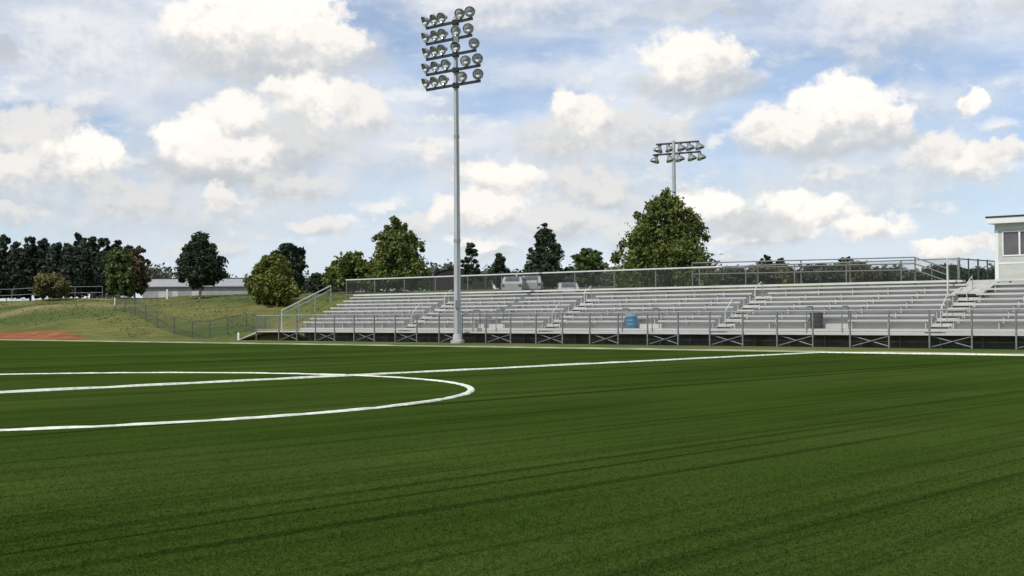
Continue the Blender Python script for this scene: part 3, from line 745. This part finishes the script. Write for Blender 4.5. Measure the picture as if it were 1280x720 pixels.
def on_ground(px, Y):
    p = at(px, 390, Y); return (p.x, p.y, gz(p.x, p.y))
for i, (x, lb) in enumerate(((4,'white concrete block nearest the left edge, first in the row before the pines'),(13,'second white concrete block from the left edge before the pines'),(21,'third white concrete block from the left edge before the pines'),(29,'last white concrete block of the row, nearest the brownish small tree'))):
    o = thing('concrete_block', on_ground(x, 150), .2*i, lb, 'block', 'white blocks before the pines')
    m = MB(); m.hexa([(-.38,-.2,-.05),(.38,-.2,-.05),(.38,.2,-.05),(-.38,.2,-.05)], [(-.32,-.15,.42),(.32,-.15,.42),(.32,.15,.42),(-.32,.15,.42)])
    m.build('body', M['white'], o)
    MB().tube([(-.08,0,.42),(-.08,0,.47),(.08,0,.47),(.08,0,.42)], .015, 6).build('lifting_eye', M['galvd'], o)
barrel('dark_drum', on_ground(117, 140), M['char'], 'dark drum standing by the far rail fence left of the green tree', .3, .75)
for x, Y, hgt, lb in ((144, 108, .5, 'short white stake on the sandy crest below the green tree'), (209, 112, .75, 'white stake in the grass left of the lone dark tree'), (298, 86.5, .42, 'white stake by the low fence near the left end of the grandstand')):
    o = thing('white_stake', on_ground(x, Y), 0, lb, 'stake', 'white stakes')
    MB().box(-.06,.06,-.05,.05,-.1,hgt).build('shaft', M['white'], o)
    MB().hexa([(-.06,-.05,hgt),(.06,-.05,hgt),(.06,.05,hgt),(-.06,.05,hgt)], [(-.02,-.015,hgt+.08),(.02,-.015,hgt+.08),(.02,.015,hgt+.08),(-.02,.015,hgt+.08)]).build('cap', M['white'], o)

def terrain_fence(name, pts, h, label, post_step, panel=True, rails=(1.0,), mat='galvd', rw=.03):
    base = Vector((pts[0][0], pts[0][1], gz(*pts[0]))); o = thing(name, base, 0, label, 'fence')
    P = []
    for a, b in zip(pts, pts[1:]):
        a, b = Vector(a), Vector(b); k = max(1, round((b-a).length/post_step))
        P += [a.lerp(b, i/k) for i in range(k)]
    P.append(Vector(pts[-1]))
    Q = [Vector((p.x, p.y, gz(p.x, p.y)))-base for p in P]
    for q in Q: MB().tube([q-Vector((0,0,.2)), q+Vector((0,0,h))], rw*1.15, 6).build('post', M[mat], o)
    for f in rails: MB().tube([q+Vector((0,0,h*f)) for q in Q], rw, 6).build('rail', M[mat], o)
    if panel:
        m = MB(); d = 0
        for a, b in zip(Q, Q[1:]):
            l = (b-a).length
            m.quad_uv([a+Vector((0,0,.05)), b+Vector((0,0,.05)), b+Vector((0,0,h-.02)), a+Vector((0,0,h-.02))], [(d,.05),(d+l,.05),(d+l,h),(d,h)]); d += l
        m.build('chain_link_panel', M['meshd'], o)
    return o
terrain_fence('bank_fence', [tuple(W(s, t)[:2]) for s, t in ((-44.9,.9),(-53.5,1.2),(-58.5,1.6),(-63,2.6),(-67,3.4))], 1.25, 'dark chain-link fence climbing the grassy bank from the left end of the grandstand', 2.4, mat='fencegreen', rw=.026)
a0, a1, a2 = at(-30, 365, 138), at(60, 365, 138), at(128, 365, 138)
terrain_fence('far_rail_fence', [(a0.x, 138), (a1.x, 138), (a2.x, 138)], 1.3, 'pale rail fence on the crest running in front of the dark pines', 3.1, False, (1.0, .5), 'galvd', .028)

# rough grass tufts on the bank
rng = np.random.default_rng(5)
nt_ = 60000
s_ = rng.uniform(-120, -42.2, nt_); t_ = rng.uniform(-8.5, 34, nt_)
x_ = O[0]+U[0]*s_+N[0]*t_; y_ = O[1]+U[1]*s_+N[1]*t_; z_ = terrain(x_, y_)
dn = np.sin(s_*.5+np.sin(t_*.8)*2)+np.sin(t_*1.1+s_*.2)
ok = (z_ > .12) & (np.hypot((s_+66.5)/10.5, (t_+4.6)/3.2) > 1) & (dn > rng.uniform(-1.6, 1.6, nt_)); x_, y_, z_ = x_[ok], y_[ok], z_[ok]; n = len(x_)
p = np.stack([x_, y_, z_], 1); ang = rng.random(n)*2*PI; w_ = rng.uniform(.03, .08, n); hh = rng.uniform(.02, .075, n)
dx = np.stack([np.cos(ang)*w_, np.sin(ang)*w_, 0*w_], 1); tip = np.stack([rng.normal(size=n)*.08, rng.normal(size=n)*.08, hh], 1)
v = np.stack([p-dx-[0,0,.03], p+dx-[0,0,.03], p+dx*.5+tip, p-dx*.6+tip*.85], 1).reshape(-1, 3)
M['tuft'] = foliage('dry_grass_blades', (.11,.13,.04), (.17,.17,.06), (.28,.25,.11), .4)
tag(np_mesh('grass_tufts', v, np.arange(4*n).reshape(-1, 4), M['tuft']), 'rough olive and straw grass tufts on the bank', 'grass', None, 'stuff')

# ------------------------------------------------------------------ sky, sun, clouds
world = bpy.data.worlds.new('World'); sc.world = world; world.use_nodes = True
nt = world.node_tree
for n in list(nt.nodes): nt.nodes.remove(n)
SUN_EL, SUN_AZ = 47.0, -138.0                      # azimuth measured from +Y towards +X: behind the camera, to the left
sunv = Vector((math.sin(math.radians(SUN_AZ))*math.cos(math.radians(SUN_EL)), math.cos(math.radians(SUN_AZ))*math.cos(math.radians(SUN_EL)), math.sin(math.radians(SUN_EL))))
sky = nd(nt, 'ShaderNodeTexSky', sky_type='NISHITA'); sky.sun_disc = False
sky.sun_elevation = math.radians(SUN_EL); sky.sun_rotation = math.radians(SUN_AZ); sky.air_density = .8; sky.dust_density = .3; sky.ozone_density = 4.0
STR = .10
def L(a, b): nt.links.new(a, b)
def mth(op, a, b=None, c=None, clamp=False):
    n = nd(nt, 'ShaderNodeMath', operation=op); n.use_clamp = clamp
    for i, v in enumerate((a, b, c)):
        if v is None: continue
        if isinstance(v, (int, float)): n.inputs[i].default_value = v
        else: L(v, n.inputs[i])
    return n.outputs[0]
tc = nd(nt, 'ShaderNodeTexCoord'); nv = nd(nt, 'ShaderNodeVectorMath', operation='NORMALIZE'); L(tc.outputs['Generated'], nv.inputs[0])
sp = nd(nt, 'ShaderNodeSeparateXYZ'); L(nv.outputs[0], sp.inputs[0])
az = mth('ARCTAN2', sp.outputs[0], sp.outputs[1]); el = mth('ARCSINE', sp.outputs[2])
K = 10.0                                            # work in tenths of a radian
cx = nd(nt, 'ShaderNodeCombineXYZ'); L(mth('MULTIPLY', az, K), cx.inputs[0]); L(mth('MULTIPLY', el, K), cx.inputs[1])
POS = cx.outputs[0]
def vnoise(vec, scale, detail=6, rough=.6, seed=0.0, stretch=(1,1,1)):
    mp = nd(nt, 'ShaderNodeMapping'); mp.inputs['Location'].default_value = (seed, seed*1.7, seed*.3); mp.inputs['Scale'].default_value = stretch; L(vec, mp.inputs[0])
    n = nd(nt, 'ShaderNodeTexNoise'); n.inputs['Scale'].default_value = scale; n.inputs['Detail'].default_value = detail; n.inputs['Roughness'].default_value = rough
    L(mp.outputs[0], n.inputs['Vector']); return n
def AE(px, py):                                     # picture place -> direction (tenths of a radian)
    d = at(px, py, 1000.0)-Vector((0,0,H)); d.normalize()
    return math.atan2(d.x, d.y)*K, math.asin(d.z)*K
def mr(v, a, b, c=0., d=1., smooth=True):
    n = nd(nt, 'ShaderNodeMapRange', interpolation_type='SMOOTHSTEP' if smooth else 'LINEAR'); n.clamp = True
    for i, q in enumerate((a, b, c, d)):
        if isinstance(q, (int, float)): n.inputs[1+i].default_value = q
        else: L(q, n.inputs[1+i])
    L(v, n.inputs[0]); return n.outputs[0]
def rgb(c): n = nd(nt, 'ShaderNodeRGB'); n.outputs[0].default_value = (*c, 1); return n.outputs[0]
def mix(f, a, b):
    n = nd(nt, 'ShaderNodeMixRGB'); 
    if isinstance(f, (int, float)): n.inputs[0].default_value = f
    else: L(f, n.inputs[0])
    L(a, n.inputs[1]); L(b, n.inputs[2]); return n.outputs[0]
k_ = .86/STR
# thin high veil with blue gaps
vz = vnoise(POS, .75, 6, .6, 21.0, (.55,1.5,1)); vz2 = vnoise(POS, 2.0, 6, .6, 2.0, (.5,1.3,1))
veil = mr(mth('ADD', mth('MULTIPLY', vz.outputs['Fac'], .6), mth('MULTIPLY', vz2.outputs['Fac'], .3)), .33, .56, .22, .93)
WV = nd(nt, 'ShaderNodeVectorMath', operation='MULTIPLY_ADD'); wv0 = nd(nt, 'ShaderNodeVectorMath', operation='SUBTRACT'); wv0.inputs[1].default_value = (.5,.5,.5)
L(vz2.outputs['Color'], wv0.inputs[0]); L(wv0.outputs[0], WV.inputs[0]); WV.inputs[1].default_value = (.9,.35,0); L(POS, WV.inputs[2])
for px, py, rx, ry, am in [(478,34,80,50,.9),(1000,98,150,40,.95),(45,152,120,20,.9),(650,128,110,20,.8),(700,62,80,18,.7),(1185,80,90,24,.8),(520,205,70,26,.7),(480,255,110,30,.5),(930,170,60,24,.7),(1200,262,90,26,.5),(150,10,90,14,.6),(1100,60,90,16,.7),(230,130,40,20,.6)]:
    a, e = AE(px, py); q = nd(nt, 'ShaderNodeVectorMath', operation='MULTIPLY_ADD'); ra, re = rx*1.25/F*K, ry*1.25/F*K
    q.inputs[1].default_value = (1/ra, 1/re, 0); q.inputs[2].default_value = (-a/ra, -e/re, 0)
    oo = nd(nt, 'ShaderNodeVectorMath', operation='MULTIPLY_ADD'); L(veil, oo.inputs[0]); oo.inputs[1].default_value = (1e-9,)*3; L(WV.outputs[0], oo.inputs[2]); L(oo.outputs[0], q.inputs[0])
    ln = nd(nt, 'ShaderNodeVectorMath', operation='LENGTH'); L(q.outputs[0], ln.inputs[0])
    veil = mth('MULTIPLY', veil, mr(ln.outputs['Value'], .35, 1.15, 1-am*.66, 1.))
veil = mth('MULTIPLY', veil, mr(el, .0, .10, .95, 1.0))
skyb = mix(.0, sky.outputs[0], sky.outputs[0])
base = mix(veil, skyb, rgb((.74*k_,.80*k_,.90*k_)))
lowh = mr(el, .02, .13, .8, 0.)
base = mix(lowh, base, rgb((.66*k_,.745*k_,.81*k_)))
# cumulus heaps, back to front: picture x, y, half-width, half-height, brightness, opacity
HEAPS = [(120,60,230,95,.80,.55),(640,0,210,52,.9,.6),(700,95,110,26,.7,.35),(1130,15,190,60,.78,.6),(560,190,170,46,.62,.45),(1160,125,110,36,.75,.4),(330,175,210,110,.42,.6),(760,205,150,84,.5,.6),(1090,215,190,70,.5,.55),(60,215,130,72,.5,.6),
 (200,262,220,50,.42,.6),(930,262,210,54,.48,.6),(620,250,120,60,.55,.5),(0,62,28,20,.05,.8),(850,14,56,20,.08,.55),(915,8,44,16,.1,.5),(1275,5,40,18,.1,.5),
 (335,78,150,36,.10,.85),(385,50,66,52,.92,1),(262,50,54,46,.9,1),(325,28,112,74,1,1),(420,62,40,30,.8,1),
 (50,168,64,36,.58,.9),(75,212,52,34,.6,.9),(20,216,46,38,.7,.9),(112,206,40,42,.97,1),(10,268,32,15,.5,.8),(150,250,60,22,.4,.8),
 (360,180,100,36,.35,.85),(390,132,60,44,.9,1),(452,142,40,40,.72,.95),(345,112,30,22,.8,1),(285,150,50,34,.86,1),(272,215,96,26,.12,.85),(235,182,46,38,1,1),(290,196,58,26,.82,1),
 (375,236,66,24,.45,.9),(278,252,26,24,.7,.9),(172,262,40,18,.42,.8),(400,288,44,14,.62,.9),(520,284,34,20,.55,.8),(262,312,60,14,.45,.7),
 (872,112,90,30,.12,.75),(868,84,80,44,.9,1),(915,75,38,26,.85,1),(700,176,64,40,.42,.9),(795,166,64,28,.46,.85),(712,148,38,36,.86,1),(746,142,28,30,.8,1),
 (1045,178,108,28,.15,.8),(1052,142,66,50,1,1),(985,164,54,30,.84,1),(1112,152,30,26,.9,1),(1205,130,20,20,1,1),(1168,196,38,36,.72,.95),(1214,206,32,26,.84,1),(1262,192,44,18,.72,.95),
 (740,240,66,34,.5,.9),(622,228,48,34,.88,1),(598,268,66,28,.82,1),(705,284,76,26,.52,.85),(800,300,60,24,.5,.8),
 (892,264,62,36,.97,1),(1012,264,62,32,.97,1),(952,286,58,24,.3,.9),(1086,290,58,22,.93,1),(1192,308,46,16,.88,1),(1240,300,40,12,.7,.8),
 (1420,120,110,60,.9,1),(1540,230,120,44,.7,1),(-120,120,110,60,.9,1),(-270,220,120,50,.7,1),(520,-120,190,60,.9,1),(1020,-150,200,60,.9,1),(120,-170,190,60,.9,1)]
w1 = vnoise(POS, 1.7, 3, .55, 3.1); w2 = vnoise(POS, 5.5, 5, .62, 8.3); fn = vnoise(POS, 4.2, 7, .62, 5.0, (1, 1.2, 1))
of = nd(nt, 'ShaderNodeVectorMath', operation='ADD'); of.inputs[1].default_value = (-.05, .07, 0); L(POS, of.inputs[0])
fn2 = vnoise(of.outputs[0], 4.2, 7, .62, 5.0, (1, 1.2, 1))
relief = mth('MULTIPLY', mth('SUBTRACT', fn.outputs['Fac'], fn2.outputs['Fac']), 2.2)
def warp(src, n, amt):
    a = nd(nt, 'ShaderNodeVectorMath', operation='SUBTRACT'); a.inputs[1].default_value = (.5,.5,.5); L(n.outputs['Color'], a.inputs[0])
    b = nd(nt, 'ShaderNodeVectorMath', operation='MULTIPLY_ADD'); b.inputs[1].default_value = amt; L(a.outputs[0], b.inputs[0]); L(src, b.inputs[2]); return b.outputs[0]
WP = warp(warp(POS, w1, (.40,.26,0)), w2, (.30,.24,0))
ndet = mth('MULTIPLY', mth('SUBTRACT', fn.outputs['Fac'], .5), .9)
# scattered small cumulus low in the sky, filling between the heaps
pz = vnoise(warp(POS, w2, (.12,.08,0)), 1.9, 6, .55, 37.0, (.8,1.9,1)); pz2 = vnoise(of.outputs[0], 1.9, 2, .5, 37.0, (.8,1.9,1))
pa = mth('MULTIPLY', mr(pz.outputs['Fac'], .50, .66), mth('MULTIPLY', mr(el, .015, .05, .4, .85), mr(el, .10, .22, 1., .35)))
pl_ = mr(mth('ADD', mth('MULTIPLY', mth('SUBTRACT', pz.outputs['Fac'], pz2.outputs['Fac']), 3.5), relief), -.25, .35, .15, .95)
pc = nd(nt, 'ShaderNodeMixRGB'); L(pl_, pc.inputs[0]); pc.inputs[1].default_value = (.55*k_,.59*k_,.63*k_,1); pc.inputs[2].default_value = (1.03*k_,.985*k_,.92*k_,1)
col = mix(pa, base, pc.outputs[0])
shade_c, lit_c = (.50,.54,.58), (1.06,1.0,.93)
for px, py, rx, ry, br, op in HEAPS:
    a, e = AE(px, py); ra, re = rx*1.12/F*K, ry*1.12/F*K
    o_ = nd(nt, 'ShaderNodeVectorMath', operation='MULTIPLY_ADD'); L(col, o_.inputs[0]); o_.inputs[1].default_value = (1e-9,)*3; L(WP, o_.inputs[2])   # orders the heaps one after another
    q = nd(nt, 'ShaderNodeVectorMath', operation='MULTIPLY_ADD'); q.inputs[1].default_value = (1/ra, 1/re, 0); q.inputs[2].default_value = (-a/ra, -e/re, 0); L(o_.outputs[0], q.inputs[0])
    ln = nd(nt, 'ShaderNodeVectorMath', operation='LENGTH'); L(q.outputs[0], ln.inputs[0])
    sy = nd(nt, 'ShaderNodeSeparateXYZ'); L(q.outputs[0], sy.inputs[0])
    d = mth('SUBTRACT', mth('ADD', ndet, 1.0), ln.outputs['Value'])
    if op < .7: al = mr(d, -.1, .9, 0., op)
    else: al = mr(d, .0, mr(sy.outputs[1], -.8, .5, .90, .34), 0., op)
    lt = mr(mth('ADD', sy.outputs[1], relief), -.80, .35, .30*br*br, br)
    c_ = nd(nt, 'ShaderNodeMixRGB'); L(lt, c_.inputs[0]); c_.inputs[1].default_value = (*[v*k_ for v in shade_c], 1); c_.inputs[2].default_value = (*[v*k_ for v in lit_c], 1)
    col = mix(al, col, c_.outputs[0])
bg = nd(nt, 'ShaderNodeBackground'); bg.inputs['Strength'].default_value = STR; L(col, bg.inputs['Color'])
ow = nd(nt, 'ShaderNodeOutputWorld'); L(bg.outputs[0], ow.inputs['Surface'])

sun = bpy.data.lights.new('sun', 'SUN'); sun.energy = 2.8; sun.angle = math.radians(.5); sun.color = (1.0, .955, .88)
so = bpy.data.objects.new('sun', sun); C.objects.link(so)
so.rotation_mode = 'QUATERNION'; so.rotation_quaternion = sunv.to_track_quat('Z', 'Y'); so.location = (-40, -40, 60)

sc.view_settings.view_transform = 'Standard'; sc.view_settings.look = 'None'; sc.view_settings.exposure = 0.28; sc.view_settings.gamma = 1
sc.cycles.use_denoising = True
sc.cycles.max_bounces = 6; sc.cycles.transparent_max_bounces = 16
